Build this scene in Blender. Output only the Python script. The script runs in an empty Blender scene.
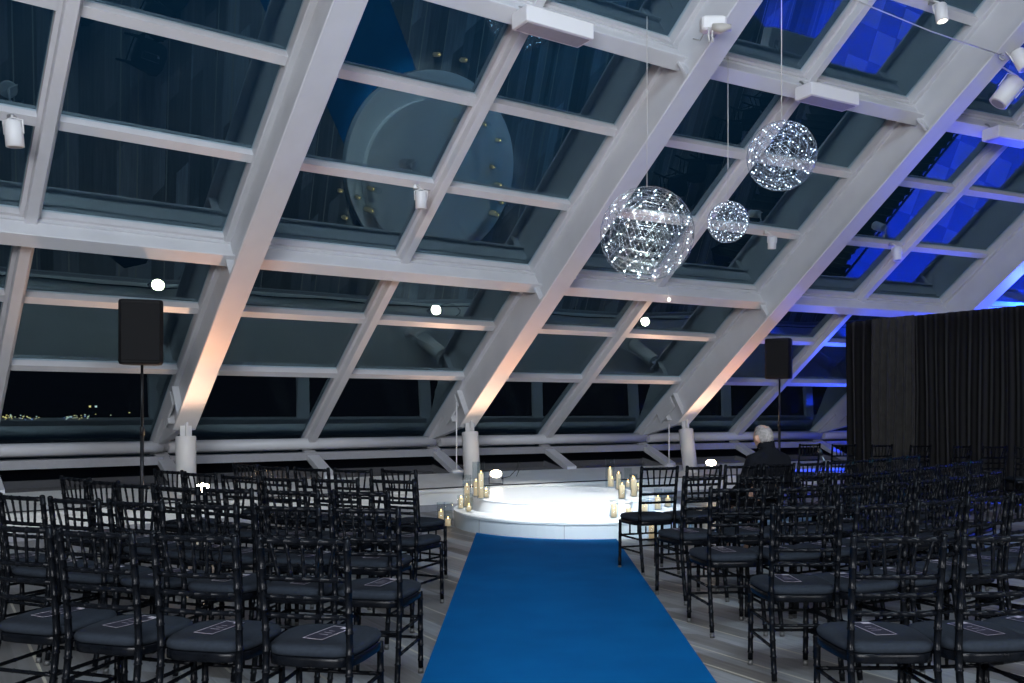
import bpy, math, random
from mathutils import Vector, Matrix
random.seed(7)
PI = math.pi
col = bpy.context.scene.collection
F, CX, CY, CAMZ = 898.0, 512.0, 411.0, 1.394
# ---------------------------------------------------------------- frames
# The glazed wall is a polygon in plan: flat sloped facets that turn a little at every rafter.
AZ = [math.radians(a) for a in (41.1, 36.82, 33.03, 28.49, 24.23, 19.9, 15.6)]
AL = math.radians(35.76); CA_, SA_ = math.cos(AL), math.sin(AL)
W = 4.144; Z5 = 1.9515; HT2 = math.tan(math.radians(2.15))
EYE = Vector((0, 0, CAMZ))
def un(a): return Vector((math.cos(a), math.sin(a), 0)), Vector((-math.sin(a), math.cos(a), 0))
VX = [None] * (len(AZ) + 1); VX[2] = Vector((-4.110, 11.378, 0))
for k in (1, 0): VX[k] = VX[k + 1] - un(AZ[k])[0] * W
for k in range(2, len(AZ)): VX[k + 1] = VX[k] + un(AZ[k])[0] * W
def facet_normal(a): return un(a)[1] * -SA_ - Vector((0, 0, CA_))     # into the room
U, NH = un(AZ[2])

def GF(k):                                        # facet k: x along, b up the slope, e inward
    u, n = un(AZ[k]); Nn = facet_normal(AZ[k])
    def g(x, b, e=0.0):
        sq = HT2 * (b * CA_ + e * SA_)
        xx = sq + x * (W - 2 * sq) / W
        return VX[k] + u * xx - n * (b * CA_) + Vector((0, 0, Z5 + b * SA_)) + Nn * e
    return g
def GR(i):                                        # rafter i: x across, b up, e inward
    a = AZ[0] + math.radians(2.15) if i == 0 else (AZ[-1] - math.radians(2.15) if i == len(AZ) else (AZ[i - 1] + AZ[i]) / 2)
    u, n = un(a); Nn = facet_normal(a)
    def g(x, b, e=0.0): return VX[i] + u * (x - .035) - n * (b * CA_) + Vector((0, 0, Z5 + b * SA_)) + Nn * e
    g.u, g.n = u, n
    return g
def HF(k):                                        # facet k: x along, q outward from the reference line, height z
    u, n = un(AZ[k])
    def h(x, q, z):
        sq = -HT2 * q
        return VX[k] + u * (sq + x * (W - 2 * sq) / W) + n * q + Vector((0, 0, z))
    return h

def floor_at(px, py, z=0.0):                     # where a sight line meets height z
    D = F * (CAMZ - z) / (py - CY)
    return Vector(((px - CX) / F * D, D, z))

def at_depth(px, py, D):
    return Vector(((px - CX) / F * D, D, CAMZ - (py - CY) / F * D))

def hit(px, py, e=0.0):                           # where a sight line meets the glazing, e metres in front of it
    v = Vector((px - CX, F, -(py - CY)))
    for k in range(len(AZ)):
        Nn = facet_normal(AZ[k]); P0 = VX[k] + Vector((0, 0, Z5)) + Nn * e
        t = Nn.dot(P0 - EYE) / Nn.dot(v)
        if t <= 0: continue
        P = EYE + v * t; x = (P - P0).dot(un(AZ[k])[0])
        if -.01 <= x <= W + .01: return k, P, x
    raise ValueError((px, py))
def on_glass(px, py, e=0.0): return hit(px, py, e)[1]
def old(x, y):                                    # re-scale of a first survey of the seating (back-rail tops)
    px = x / y * 861.0; D = .474 * F / (.474 * 861.0 / y + 1.0)
    return px / F * D, D

# ---------------------------------------------------------------- materials
def mat(name, color, rough=0.5, metal=0.0, emit=None, estr=0.0, coat=0.0, spec=0.5, noise=0.0, nscale=20, bump=0.0, bscale=200, sheen=0.0):
    m = bpy.data.materials.new(name); m.use_nodes = True
    nt = m.node_tree; b = nt.nodes['Principled BSDF']
    b.inputs['Base Color'].default_value = (*color, 1)
    b.inputs['Roughness'].default_value = rough
    b.inputs['Metallic'].default_value = metal
    b.inputs['Coat Weight'].default_value = coat
    b.inputs['Specular IOR Level'].default_value = spec
    b.inputs['Sheen Weight'].default_value = sheen
    if emit:
        b.inputs['Emission Color'].default_value = (*emit, 1)
        b.inputs['Emission Strength'].default_value = estr
    tc = nt.nodes.new('ShaderNodeTexCoord')
    if noise:
        n = nt.nodes.new('ShaderNodeTexNoise'); n.inputs['Scale'].default_value = nscale; n.inputs['Detail'].default_value = 4
        r = nt.nodes.new('ShaderNodeValToRGB')
        r.color_ramp.elements[0].position = 0.3; r.color_ramp.elements[1].position = 0.7
        r.color_ramp.elements[0].color = (*[c * (1 - noise) for c in color], 1)
        r.color_ramp.elements[1].color = (*[min(1, c * (1 + noise)) for c in color], 1)
        nt.links.new(tc.outputs['Object'], n.inputs['Vector'])
        nt.links.new(n.outputs['Fac'], r.inputs['Fac'])
        nt.links.new(r.outputs['Color'], b.inputs['Base Color'])
    if bump:
        n = nt.nodes.new('ShaderNodeTexNoise'); n.inputs['Scale'].default_value = bscale
        bp = nt.nodes.new('ShaderNodeBump'); bp.inputs['Strength'].default_value = bump; bp.inputs['Distance'].default_value = 0.002
        nt.links.new(tc.outputs['Object'], n.inputs['Vector'])
        nt.links.new(n.outputs['Fac'], bp.inputs['Height'])
        nt.links.new(bp.outputs['Normal'], b.inputs['Normal'])
    return m

M = {}
M['paint'] = mat('white_steel_paint', (.60, .60, .62), .42, noise=.04, nscale=3)
M['alu'] = mat('pale_frame', (.62, .61, .63), .38, noise=.03, nscale=5)
M['column'] = mat('column_paint', (.62, .61, .60), .45)
M['ledge'] = mat('ledge_plaster', (.74, .73, .69), .55, noise=.05, nscale=4)
M['sill'] = mat('sill_metal', (.30, .30, .32), .4, noise=.05)
M['wall'] = mat('wall_plaster', (.32, .31, .30), .8, noise=.1, nscale=2)
M['ceil'] = mat('ceiling_plaster', (.5, .5, .5), .8, noise=.04, nscale=2)
M['chair'] = mat('black_lacquer', (.003, .0038, .0055), .26, spec=.11, noise=.25, nscale=30)
M['cushion'] = mat('charcoal_fabric', (.017, .022, .030), .9, bump=.25, bscale=500, noise=.12, nscale=60, spec=.12)
M['foot'] = mat('grey_foot_tip', (.07, .07, .07), .5)
M['card'] = mat('dark_card', (.02, .02, .032), .6, spec=.1, noise=.3, nscale=60)
M['cardw'] = mat('card_print', (.42, .38, .42), .5)
M['spk'] = mat('speaker_plastic', (.006, .006, .007), .6, spec=.2, bump=.3, bscale=120, noise=.2)
M['grille'] = mat('speaker_grille', (.006, .006, .007), .65, spec=.15, bump=.6, bscale=300)
M['pole'] = mat('black_metal', (.012, .013, .016), .35, metal=.3)
M['steel'] = mat('steel', (.5, .5, .5), .3, metal=.9)
M['fix'] = mat('white_fixture', (.72, .71, .71), .4)
M['wire'] = mat('pale_cable', (.55, .53, .50), .5)
M['blackcable'] = mat('black_cable', (.01, .01, .01), .5)
M['chrome'] = mat('chandelier_wire', (.60, .67, .73), .25, metal=1.0)
M['led'] = mat('led_bulb', (.9, .95, 1), .3, emit=(.72, .88, 1.0), estr=8)
M['wax'] = mat('candle_wax', (.86, .72, .50), .5, emit=(1.0, .66, .30), estr=.20)
M['flame'] = mat('candle_flame', (1, .7, .3), .5, emit=(1.0, .55, .16), estr=9)
M['hot'] = mat('hot_lens', (1, .9, .8), .4, emit=(1.0, .74, .46), estr=60)
M['bluehot'] = mat('blue_lens', (.3, .5, 1), .4, emit=(.10, .22, 1.0), estr=40)
M['spotlens'] = mat('spot_lens', (1, .95, .9), .4, emit=(1.0, .86, .68), estr=5)
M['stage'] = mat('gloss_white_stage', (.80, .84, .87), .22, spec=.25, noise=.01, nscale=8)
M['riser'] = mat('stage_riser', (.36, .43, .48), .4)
M['seam'] = mat('seam', (.2, .22, .24), .5)
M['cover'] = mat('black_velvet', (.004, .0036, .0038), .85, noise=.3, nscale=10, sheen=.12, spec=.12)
M['grey_drape'] = mat('grey_drape_cloth', (.035, .033, .030), .9, noise=.2, nscale=8, sheen=.1, spec=.1)  # paler grey than the black panels
M['skin'] = mat('skin', (.50, .30, .22), .55, noise=.08, nscale=30)
M['hair'] = mat('silver_hair', (.27, .25, .24), .6, noise=.35, nscale=45, bump=.8, bscale=120)
M['suit'] = mat('dark_jacket_cloth', (.006, .007, .010), .85, noise=.2, nscale=14, bump=.3, bscale=60, spec=.1)
M['shoe'] = mat('shoe_leather', (.01, .01, .01), .3)
M['tileA'] = mat('pale_dance_tile', (.95, .95, .97), .5, noise=.03, emit=None)
M['sheet'] = mat('grey_bounce_sheet', (.42, .42, .44), .5, noise=.05)
M['tileB'] = mat('dark_dance_tile', (.40, .40, .42), .5, noise=.03)
M['beige'] = mat('beige_plastic', (.45, .42, .38), .45)
M['ground'] = mat('dark_ground', (.01, .01, .012), .9, noise=.3, nscale=.1)

def glass_mat(name, ior, tint, refl):
    m = bpy.data.materials.new(name); m.use_nodes = True
    nt = m.node_tree; nt.nodes.clear()
    o = nt.nodes.new('ShaderNodeOutputMaterial'); mx = nt.nodes.new('ShaderNodeMixShader')
    tr = nt.nodes.new('ShaderNodeBsdfTransparent'); gl = nt.nodes.new('ShaderNodeBsdfGlossy')
    fr = nt.nodes.new('ShaderNodeFresnel'); fr.inputs['IOR'].default_value = ior
    tr.inputs['Color'].default_value = (*tint, 1); gl.inputs['Color'].default_value = (*refl, 1)
    gl.inputs['Roughness'].default_value = 0.0
    ge = nt.nodes.new('ShaderNodeNewGeometry'); iv = nt.nodes.new('ShaderNodeMath'); iv.operation = 'MULTIPLY_ADD'; iv.inputs[1].default_value = -1; iv.inputs[2].default_value = 1
    mu = nt.nodes.new('ShaderNodeMath'); mu.operation = 'MULTIPLY'; nt.links.new(ge.outputs['Backfacing'], iv.inputs[0]); nt.links.new(iv.outputs[0], mu.inputs[0]); nt.links.new(fr.outputs[0], mu.inputs[1])
    nt.links.new(mu.outputs[0], mx.inputs[0]); nt.links.new(tr.outputs[0], mx.inputs[1]); nt.links.new(gl.outputs[0], mx.inputs[2])
    nt.links.new(mx.outputs[0], o.inputs[0])
    return m
M['glass'] = glass_mat('coated_window_glass', 2.5, (.78, .86, .90), (.62, .90, 1.0))
M['vase'] = glass_mat('vase_glass', 1.35, (.93, .95, .95), (1, 1, 1))

def carpet_mat():
    m = mat('blue_carpet', (.003, .085, .25), .95, bump=.5, bscale=900, spec=.05)
    nt = m.node_tree; b = nt.nodes['Principled BSDF']
    tc = nt.nodes.new('ShaderNodeTexCoord'); n = nt.nodes.new('ShaderNodeTexNoise'); n.inputs['Scale'].default_value = 2.2; n.inputs['Detail'].default_value = 5
    r = nt.nodes.new('ShaderNodeValToRGB'); r.color_ramp.elements[0].position = .35; r.color_ramp.elements[1].position = .65
    r.color_ramp.elements[0].color = (.0015, .082, .245, 1); r.color_ramp.elements[1].color = (.002, .098, .285, 1)
    nt.links.new(tc.outputs['Object'], n.inputs[0]); nt.links.new(n.outputs[0], r.inputs[0]); nt.links.new(r.outputs[0], b.inputs['Base Color'])
    return m
M['carpet'] = carpet_mat()

def floor_mat():
    m = mat('plank_floor', (.2, .2, .2), .42)
    nt = m.node_tree; b = nt.nodes['Principled BSDF']; L = nt.links.new
    tc = nt.nodes.new('ShaderNodeTexCoord')
    def dot(vec, off=0.0):
        d = nt.nodes.new('ShaderNodeVectorMath'); d.operation = 'DOT_PRODUCT'; d.inputs[1].default_value = vec
        L(tc.outputs['Object'], d.inputs[0]); return d.outputs['Value']
    a = dot(tuple(U)); v = dot(tuple(NH + U * 1.1))
    def math_(op, x, y=0.0, z=None):
        n = nt.nodes.new('ShaderNodeMath'); n.operation = op
        for i, s in enumerate((x, y, z)):
            if s is None: continue
            if isinstance(s, (int, float)): n.inputs[i].default_value = s
            else: L(s, n.inputs[i])
        return n.outputs[0]
    cmb = nt.nodes.new('ShaderNodeCombineXYZ'); L(v, cmb.inputs[0]); L(a, cmb.inputs[1])
    br = nt.nodes.new('ShaderNodeTexBrick'); L(cmb.outputs[0], br.inputs['Vector'])
    br.inputs['Color1'].default_value = (.105, .092, .080, 1); br.inputs['Color2'].default_value = (.31, .325, .34, 1)
    br.inputs['Mortar'].default_value = (.2, .2, .2, 1); br.inputs['Mortar Size'].default_value = 0.0
    br.inputs['Scale'].default_value = 1.0; br.inputs['Brick Width'].default_value = 1.7; br.inputs['Row Height'].default_value = .155
    br.inputs['Bias'].default_value = .0; br.offset = .37
    # fine grain along the planks
    mp = nt.nodes.new('ShaderNodeCombineXYZ'); L(math_('MULTIPLY', a, 26.0), mp.inputs[0]); L(math_('MULTIPLY', dot(tuple(NH)), 1.2), mp.inputs[1])
    ns = nt.nodes.new('ShaderNodeTexNoise'); ns.inputs['Scale'].default_value = 1.6; ns.inputs['Detail'].default_value = 4; L(mp.outputs[0], ns.inputs[0])
    g = nt.nodes.new('ShaderNodeMapRange'); L(ns.outputs[0], g.inputs[0]); g.inputs[1].default_value = .3; g.inputs[2].default_value = .7; g.inputs[3].default_value = .78; g.inputs[4].default_value = 1.15
    mul = nt.nodes.new('ShaderNodeVectorMath'); mul.operation = 'SCALE'; L(br.outputs[0], mul.inputs[0]); L(g.outputs[0], mul.inputs['Scale'])
    # thin brass inlays at uneven spacing
    lines = None
    for off in (.02, .24, .62):
        f_ = math_('ABSOLUTE', math_('SUBTRACT', math_('FRACT', math_('DIVIDE', math_('ADD', a, 100.0 - 2.10 + off * 0 - off), 1.23)), .5))
        ln = math_('LESS_THAN', f_, .0065)
        lines = ln if lines is None else math_('MAXIMUM', lines, ln)
    b2 = nt.nodes.new('ShaderNodeTexBrick'); L(cmb.outputs[0], b2.inputs['Vector'])
    b2.inputs['Color1'].default_value = (.62, .60, .58, 1); b2.inputs['Color2'].default_value = (1.25, 1.27, 1.3, 1); b2.inputs['Mortar Size'].default_value = 0
    b2.inputs['Scale'].default_value = 1.0; b2.inputs['Brick Width'].default_value = 2.9; b2.inputs['Row Height'].default_value = .41; b2.offset = .6
    m2 = nt.nodes.new('ShaderNodeVectorMath'); m2.operation = 'MULTIPLY'; L(mul.outputs[0], m2.inputs[0]); L(b2.outputs[0], m2.inputs[1]); mul = m2
    mx = nt.nodes.new('ShaderNodeMix'); mx.data_type = 'RGBA'
    L(lines, mx.inputs[0]); L(mul.outputs[0], mx.inputs[6]); mx.inputs[7].default_value = (.40, .37, .30, 1)
    L(mx.outputs[2], b.inputs['Base Color'])
    return m
M['floor'] = floor_mat()

# ---------------------------------------------------------------- mesh builder
class MB:
    def __init__(s): s.v = []; s.f = []; s.sm = []
    def add(s, vs, fs, smooth=False):
        o = len(s.v); s.v += [tuple(p) for p in vs]
        for f in fs: s.f.append(tuple(i + o for i in f)); s.sm.append(smooth)
        return s
    def hexa(s, p):   # 8 corners: bottom 4 ccw, top 4
        return s.add(p, [(3, 2, 1, 0), (4, 5, 6, 7), (0, 1, 5, 4), (1, 2, 6, 5), (2, 3, 7, 6), (3, 0, 4, 7)])
    def box(s, x0, x1, y0, y1, z0, z1, fn=None):
        p = [(x0, y0, z0), (x1, y0, z0), (x1, y1, z0), (x0, y1, z0), (x0, y0, z1), (x1, y0, z1), (x1, y1, z1), (x0, y1, z1)]
        if fn: p = [fn(*q) for q in p]
        return s.hexa(p)
    def bbox(s, x0, x1, y0, y1, z0, z1, bv, fn=None):   # box with chamfered vertical+horizontal edges (loft of inset rings)
        rings = []
        def ring(x0, x1, y0, y1, z, c):
            return [(x0 + c, y0, z), (x1 - c, y0, z), (x1, y0 + c, z), (x1, y1 - c, z), (x1 - c, y1, z), (x0 + c, y1, z), (x0, y1 - c, z), (x0, y0 + c, z)]
        rings = [ring(x0 + bv, x1 - bv, y0 + bv, y1 - bv, z0, bv), ring(x0, x1, y0, y1, z0 + bv, bv), ring(x0, x1, y0, y1, z1 - bv, bv), ring(x0 + bv, x1 - bv, y0 + bv, y1 - bv, z1, bv)]
        if fn: rings = [[fn(*q) for q in r] for r in rings]
        return s.loft(rings, smooth=False)
    def loft(s, rings, cap=True, smooth=True):
        n = len(rings[0]); vs = [p for r in rings for p in r]; fs = []
        for i in range(len(rings) - 1):
            for j in range(n):
                k = (j + 1) % n
                fs.append((i * n + j, i * n + k, (i + 1) * n + k, (i + 1) * n + j))
        o = len(s.v); s.add(vs, fs, smooth)
        if cap:
            s.f.append(tuple(o + j for j in reversed(range(n)))); s.sm.append(False)
            s.f.append(tuple(o + (len(rings) - 1) * n + j for j in range(n))); s.sm.append(False)
        return s
    def tube(s, pts, rad, seg=8, cap=True, smooth=True):
        pts = [Vector(p) for p in pts]
        if not isinstance(rad, (list, tuple)): rad = [rad] * len(pts)
        t0 = (pts[1] - pts[0]).normalized()
        ref = Vector((0, 0, 1)) if abs(t0.z) < .9 else Vector((1, 0, 0))
        nrm = t0.cross(ref).normalized(); rings = []
        for i, p in enumerate(pts):
            t = (pts[min(i + 1, len(pts) - 1)] - pts[max(i - 1, 0)]).normalized()
            nrm = (nrm - t * nrm.dot(t)).normalized(); bi = t.cross(nrm)
            rings.append([p + (nrm * math.cos(2 * PI * j / seg) + bi * math.sin(2 * PI * j / seg)) * rad[i] for j in range(seg)])
        return s.loft(rings, cap, smooth)
    def lathe(s, prof, seg=24, c=(0, 0, 0), cap=True, smooth=True):   # prof: (r,z)
        rings = [[(c[0] + r * math.cos(2 * PI * j / seg), c[1] + r * math.sin(2 * PI * j / seg), c[2] + z) for j in range(seg)] for r, z in prof]
        return s.loft(rings, cap, smooth)
    def knotted(s, pts, r, gap=.085, seg=8, off=.5):   # bamboo-knotted rod along a polyline
        pts = [Vector(p) for p in pts]
        L = [0]
        for i in range(1, len(pts)): L.append(L[-1] + (pts[i] - pts[i - 1]).length)
        tot = L[-1]
        def P(t):
            t = max(0, min(tot, t))
            for i in range(1, len(pts)):
                if t <= L[i] + 1e-9:
                    a = (t - L[i - 1]) / (L[i] - L[i - 1]); return pts[i - 1].lerp(pts[i], a)
            return pts[-1]
        n = max(1, round(tot / gap)); g = tot / n
        ts = [(0, r)]
        for k in range(n):
            c = g * (k + off)
            ts += [(c - .005, r), (c - .0025, r * 1.17), (c + .0025, r * 1.17), (c + .005, r)]
        ts.append((tot, r))
        ts = [t for i, t in enumerate(ts) if i == 0 or t[0] > ts[i - 1][0] + 1e-5]
        return s.tube([P(t) for t, _ in ts], [q for _, q in ts], seg)
    def build(s, name, m, parent=None, **kw):
        me = bpy.data.meshes.new(name); me.from_pydata(s.v, [], s.f)
        me.polygons.foreach_set('use_smooth', s.sm)
        import bmesh
        bm = bmesh.new(); bm.from_mesh(me); bmesh.ops.recalc_face_normals(bm, faces=bm.faces); bm.to_mesh(me); bm.free()
        me.materials.append(m); me.update()
        o = bpy.data.objects.new(name, me); col.objects.link(o)
        if parent: o.parent = parent
        for k, v in kw.items(): o[k] = v
        return o

def tag(o, label, cat, group=None, kind=None):
    if label: o['label'] = label
    if cat: o['category'] = cat
    if group: o['group'] = group
    if kind: o['kind'] = kind
    return o

def empty(name, loc=(0, 0, 0), rz=0.0):
    o = bpy.data.objects.new(name, None); o.empty_display_size = .1; col.objects.link(o)
    o.location = loc; o.rotation_euler = (0, 0, rz); return o

def copy_tree(o, parent=None):
    c = o.copy(); col.objects.link(c); c.parent = parent
    for ch in KIDS.get(o.name, []):
        copy_tree(ch, c)
    return c
KIDS = {}
def index_kids():
    KIDS.clear()
    for o in bpy.data.objects:
        if o.parent: KIDS.setdefault(o.parent.name, []).append(o)

def struct(o): o['kind'] = 'structure'; return o

# ================================================================ SETTING
NB = len(AZ)
def plan(q): # polyline of the window wall offset by q
    pts = [HF(0)(0, q, 0)] + [HF(k)(W, q, 0) for k in range(NB)]
    return pts
BK = [Vector((16.2, -5.0, 0)), Vector((-10.5, -5.0, 0))]
pl_ = plan(1.44) ; pl_ = [Vector((-14.0, 4.0, 0))] * 0 + pl_
ring = pl_ + BK
def prism(pts, z0, z1):
    m = MB(); n = len(pts)
    m.add([(p.x, p.y, z0) for p in pts] + [(p.x, p.y, z1) for p in pts], [tuple(reversed(range(n))), tuple(range(n, 2 * n))] + [(i, (i + 1) % n, n + (i + 1) % n, n + i) for i in range(n)])
    return m
struct(prism(ring, -.12, 0).build('floor', M['floor']))
BTOP = 10.377; ZT = Z5 + BTOP * SA_
struct(prism([BK[1], BK[1] + Vector((0, -.2, 0)), BK[0] + Vector((0, -.2, 0)), BK[0]], 0, ZT + .2).build('wall_back', M['wall']))
ct = plan(-BTOP * CA_ - .05)
struct(prism(ct + BK, ZT + .02, ZT + .25).build('ceiling', M['ceil']))
def side_wall(k, x, back, sgn, nm):
    h = HF(k); a = h(x, 1.4, 0); b_ = h(x, 1.4, .9); c_ = GF(k)(x, BTOP, 0)
    out = un(AZ[k])[0] * sgn * .2
    prof = [a, b_, c_, Vector((back.x, back.y, ZT)), Vector((back.x, back.y, 0))]
    m = MB(); n = 5; m.add(prof + [p + out for p in prof], [tuple(range(n)), tuple(range(n, 2 * n))] + [(i, (i + 1) % n, n + (i + 1) % n, n + i) for i in range(n)])
    struct(m.build(nm, M['wall']))
side_wall(0, 0, BK[1], -1, 'wall_left'); side_wall(NB - 1, W, BK[0], 1, 'wall_right')
g = MB(); g.box(-400, 400, 40, 900, -32, -30); struct(g.build('ground', M['ground']))

S_ = 1.153
BARS = [-1.817] + [S_ * j for j in range(10)]
BIG = (2 * S_, 5 * S_, 8 * S_)
wi = 0
for k in range(NB):
    G = GF(k)
    for (x0, x1) in ((0, W / 2), (W / 2, W)):
        wi += 1
        fm = MB()
        cx0 = x0 + (.10 if x0 == 0 else .05); cx1 = x1 - (.05 if x0 == 0 else .06)
        t = .045
        fm.box(cx0 - .01, cx0 + t, BARS[0], BARS[-1], -.02, .07, G); fm.box(cx1 - t, cx1 + .01, BARS[0], BARS[-1], -.02, .07, G)
        for b in BARS:
            fm.box(cx0 + t, cx1 - t, b - .05, b + .05, -.02, .085, G)
            fm.box(cx0 + t, cx1 - t, b - .068, b - .05, .0, .03, G)
        root = struct(fm.build('window_%d' % wi, M['alu']))
        for j in range(len(BARS) - 1):
            p = MB(); p.box(cx0 + t - .01, cx1 - t + .01, BARS[j] + .04, BARS[j + 1] - .04, -.012, .008, G)
            p.build('pane', M['glass'], root)
ti = 0
def trim(mb, m='paint'):
    global ti
    ti += 1
    return struct(mb.build('trim_%d' % ti, M[m]))
BLOW = -.50
for i in range(NB + 1):
    G = GR(i); r_ = MB()
    r_.bbox(-.11, .11, BARS[0], BARS[-1], -.03, .13, .008, G)
    vs = []
    for uu in (-.045, .045):
        vs += [G(uu, BARS[0] + .25, .13), G(uu, BARS[-1], .13), G(uu, BARS[-1], .60), G(uu, BLOW, .60)]
    r_.hexa(vs)
    r_.bbox(-.14, .14, BLOW, BARS[-1], .60, .635, .008, G)
    for b in BIG + (BLOW + .25, BLOW - .15):
        for s in (-1, 1):
            lo, hi = sorted((s * .045, s * .13))
            r_.box(lo, hi, b - .012, b + .012, .13, .60 if b > BLOW else .42, G)
    r_.bbox(-.13, -.10, BLOW - .35, BLOW + .15, .12, .34, .006, G)
    trim(r_)
for k in range(NB):
    m_ = MB(); m_.bbox(W / 2 - .055, W / 2 + .055, BARS[0] + .05, BARS[-1], -.02, .17, .006, GF(k)); trim(m_, 'alu')
for k in range(NB):
    G = GF(k); H = HF(k); x0, x1 = .07, W - .02
    for b in BIG:
        p = MB()
        p.box(x0, x1, b - .04, b + .02, .085, .33, G)
        p.bbox(x0, x1, b - .105, b + .065, .33, .36, .006, G)
        p.box(x0, x1, b - .09, b + .04, .12, .145, G)
        trim(p)
    t_ = MB(); t_.tube([H(x0, 1.22, .90), H(x1, 1.22, .90)], .085, 16); trim(t_)
    s_ = MB(); s_.box(x0, x1, 1.10, 1.45, .66, .775, H); trim(s_, 'sill')
LQ0, LQ1, LZ0, LZ1 = -.72, .44, .30, .43
M['lowglass'] = mat('dark_lower_glass', (.004, .005, .008), .08, spec=.6)
for k in range(NB):
    H = HF(k)
    for x in ((0.0, W / 2, W) if k == NB - 1 else (0.0, W / 2)):
        t_ = MB()
        def S(a, s, e, x=x, H=H):
            return H(x, LQ1 - .05, LZ1 - .02).lerp(H(x, 1.33, .76), s) + un(AZ[k])[0] * a + Vector((0, 0, e))
        t_.box(-.09, .09, 0, 1, -.03, .06, S); trim(t_)
lg = MB()
A_ = [HF(0)(0, LQ1 - .05, 0)] + [HF(k)(W, LQ1 - .05, 0) for k in range(NB)]; B_ = [HF(0)(0, 1.4, 0)] + [HF(k)(W, 1.4, 0) for k in range(NB)]
for k in range(NB):
    z_ = Vector((0, 0, 1))
    lg.hexa([A_[k] + z_ * (LZ1 - .05), A_[k + 1] + z_ * (LZ1 - .05), B_[k + 1] + z_ * .64, B_[k] + z_ * .64, A_[k] + z_ * (LZ1 - .03), A_[k + 1] + z_ * (LZ1 - .03), B_[k + 1] + z_ * .66, B_[k] + z_ * .66])
struct(lg.build('window_%d' % (wi + 1), M['lowglass']))
l_ = MB(); prof = [(LQ0 + .04, 0), (LQ0 + .04, LZ0 - .05), (LQ0, LZ0 - .045), (LQ0, LZ0 - .01), (LQ0 + .02, LZ0), (LQ1, LZ1), (LQ1 + .02, 0)]
rings = [[HF(0)(0, q, z) for q, z in prof]] + [[HF(k)(W, q, z) for q, z in prof] for k in range(NB)]
l_.loft(rings, smooth=False); struct(l_.build('wall_window_ledge', M['ledge']))
rings = [[HF(0)(0, q, z) for q, z in ((LQ0 - .012, 0), (LQ0 - .012, .09), (LQ0 + .04, .09), (LQ0 + .04, 0))]] + [[HF(k)(W, q, z) for q, z in ((LQ0 - .012, 0), (LQ0 - .012, .09), (LQ0 + .04, .09), (LQ0 + .04, 0))] for k in range(NB)]
bb = MB(); bb.loft(rings, smooth=False); struct(bb.build('baseboard_ledge', M['sill']))
TILT = {0: 0, 1: .0, 2: .02, 3: .10, 4: .17, 5: .17, 6: .17, 7: .17}
for i in range(NB + 1):
    G = GR(i); top = G(0, BLOW + .12, .60); base = Vector((top.x, top.y, .30)) - G.n * TILT[i]
    colm = MB()
    dirv = (top - base).normalized(); m1 = base + dirv * ((1.08 - .30) / dirv.z)
    colm.tube([base, m1 - dirv * .012, m1], [.125, .125, .115], 24)
    colm.lathe([(.17, 0), (.17, .03), (.135, .035)], 24, (base.x, base.y, LZ0 + .045))
    for d_, o_ in ((G.u, G.n * .012), (G.n, G.u * .012)):
        w_ = .07
        vs = [m1 - d_ * w_ - o_, m1 + d_ * w_ - o_, m1 + d_ * w_ + o_, m1 - d_ * w_ + o_]
        tp = top + dirv * .06
        vs += [tp - d_ * .075 - o_, tp + d_ * .075 - o_, tp + d_ * .075 + o_, tp - d_ * .075 + o_]
        colm.hexa(vs)
    struct(colm.build('column_%d' % (i + 1), M['column']))

# ================================================================ CARPET + STAGE
cp = MB()
# front follows the round stage
SC = Vector((.74, 11.12, 0)); SR = 1.46
pl = [(-.50, 1.0), (.98, 1.0)]
nseg = 24
arc = []
for i in range(nseg + 1):
    x = 1.128 + (-.405 - 1.128) * i / nseg
    dx = x - SC.x; y = SC.y - math.sqrt(max(SR * SR - dx * dx, 0)) - .006
    arc.append((x, y))
pl += arc
n = len(pl)
cp.add([(x, y, .002) for x, y in pl] + [(x, y, .014) for x, y in pl], [tuple(reversed(range(n))), tuple(range(n, 2 * n))] + [(i, (i + 1) % n, n + (i + 1) % n, n + i) for i in range(n)])
tag(cp.build('carpet_runner', M['carpet']), 'blue carpet runner down the aisle to the round stage', 'carpet')

UC = Vector((.63, 11.20, 0)); UR = 1.16
st = empty('round_stage', SC); tag(st, 'round two-step glossy white stage at the end of the carpet', 'stage')
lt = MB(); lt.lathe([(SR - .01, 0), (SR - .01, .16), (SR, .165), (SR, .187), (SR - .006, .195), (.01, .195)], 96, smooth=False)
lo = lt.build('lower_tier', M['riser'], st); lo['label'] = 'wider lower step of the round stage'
lp = MB(); lp.lathe([(SR + .002, .184), (SR + .002, .196), (SR - .006, .2), (.01, .2)], 96, smooth=False); lp.build('lower_top', M['stage'], st)
for ang in (-97, -50, -140, 0, 180):
    s_ = MB(); a = math.radians(ang + (0 if ang != -97 else 0)); c_ = Vector((math.cos(a), math.sin(a), 0)); t_ = Vector((-c_.y, c_.x, 0))
    s_.hexa([c_ * (SR - .012) - t_ * .004 + Vector((0, 0, .01)), c_ * (SR - .006) - t_ * .004 + Vector((0, 0, .01)), c_ * (SR - .006) + t_ * .004 + Vector((0, 0, .01)), c_ * (SR - .012) + t_ * .004 + Vector((0, 0, .01)),
             c_ * (SR - .012) - t_ * .004 + Vector((0, 0, .16)), c_ * (SR - .006) - t_ * .004 + Vector((0, 0, .16)), c_ * (SR - .006) + t_ * .004 + Vector((0, 0, .16)), c_ * (SR - .012) + t_ * .004 + Vector((0, 0, .16))])
    s_.build('panel_seam', M['seam'], st)
ut = MB(); ut.lathe([(UR - .008, .198), (UR - .008, .335), (UR, .34), (UR, .353), (UR - .006, .36), (.01, .36)], 96, tuple(UC - SC), smooth=False)
ut.build('upper_tier', M['stage'], st)

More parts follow.
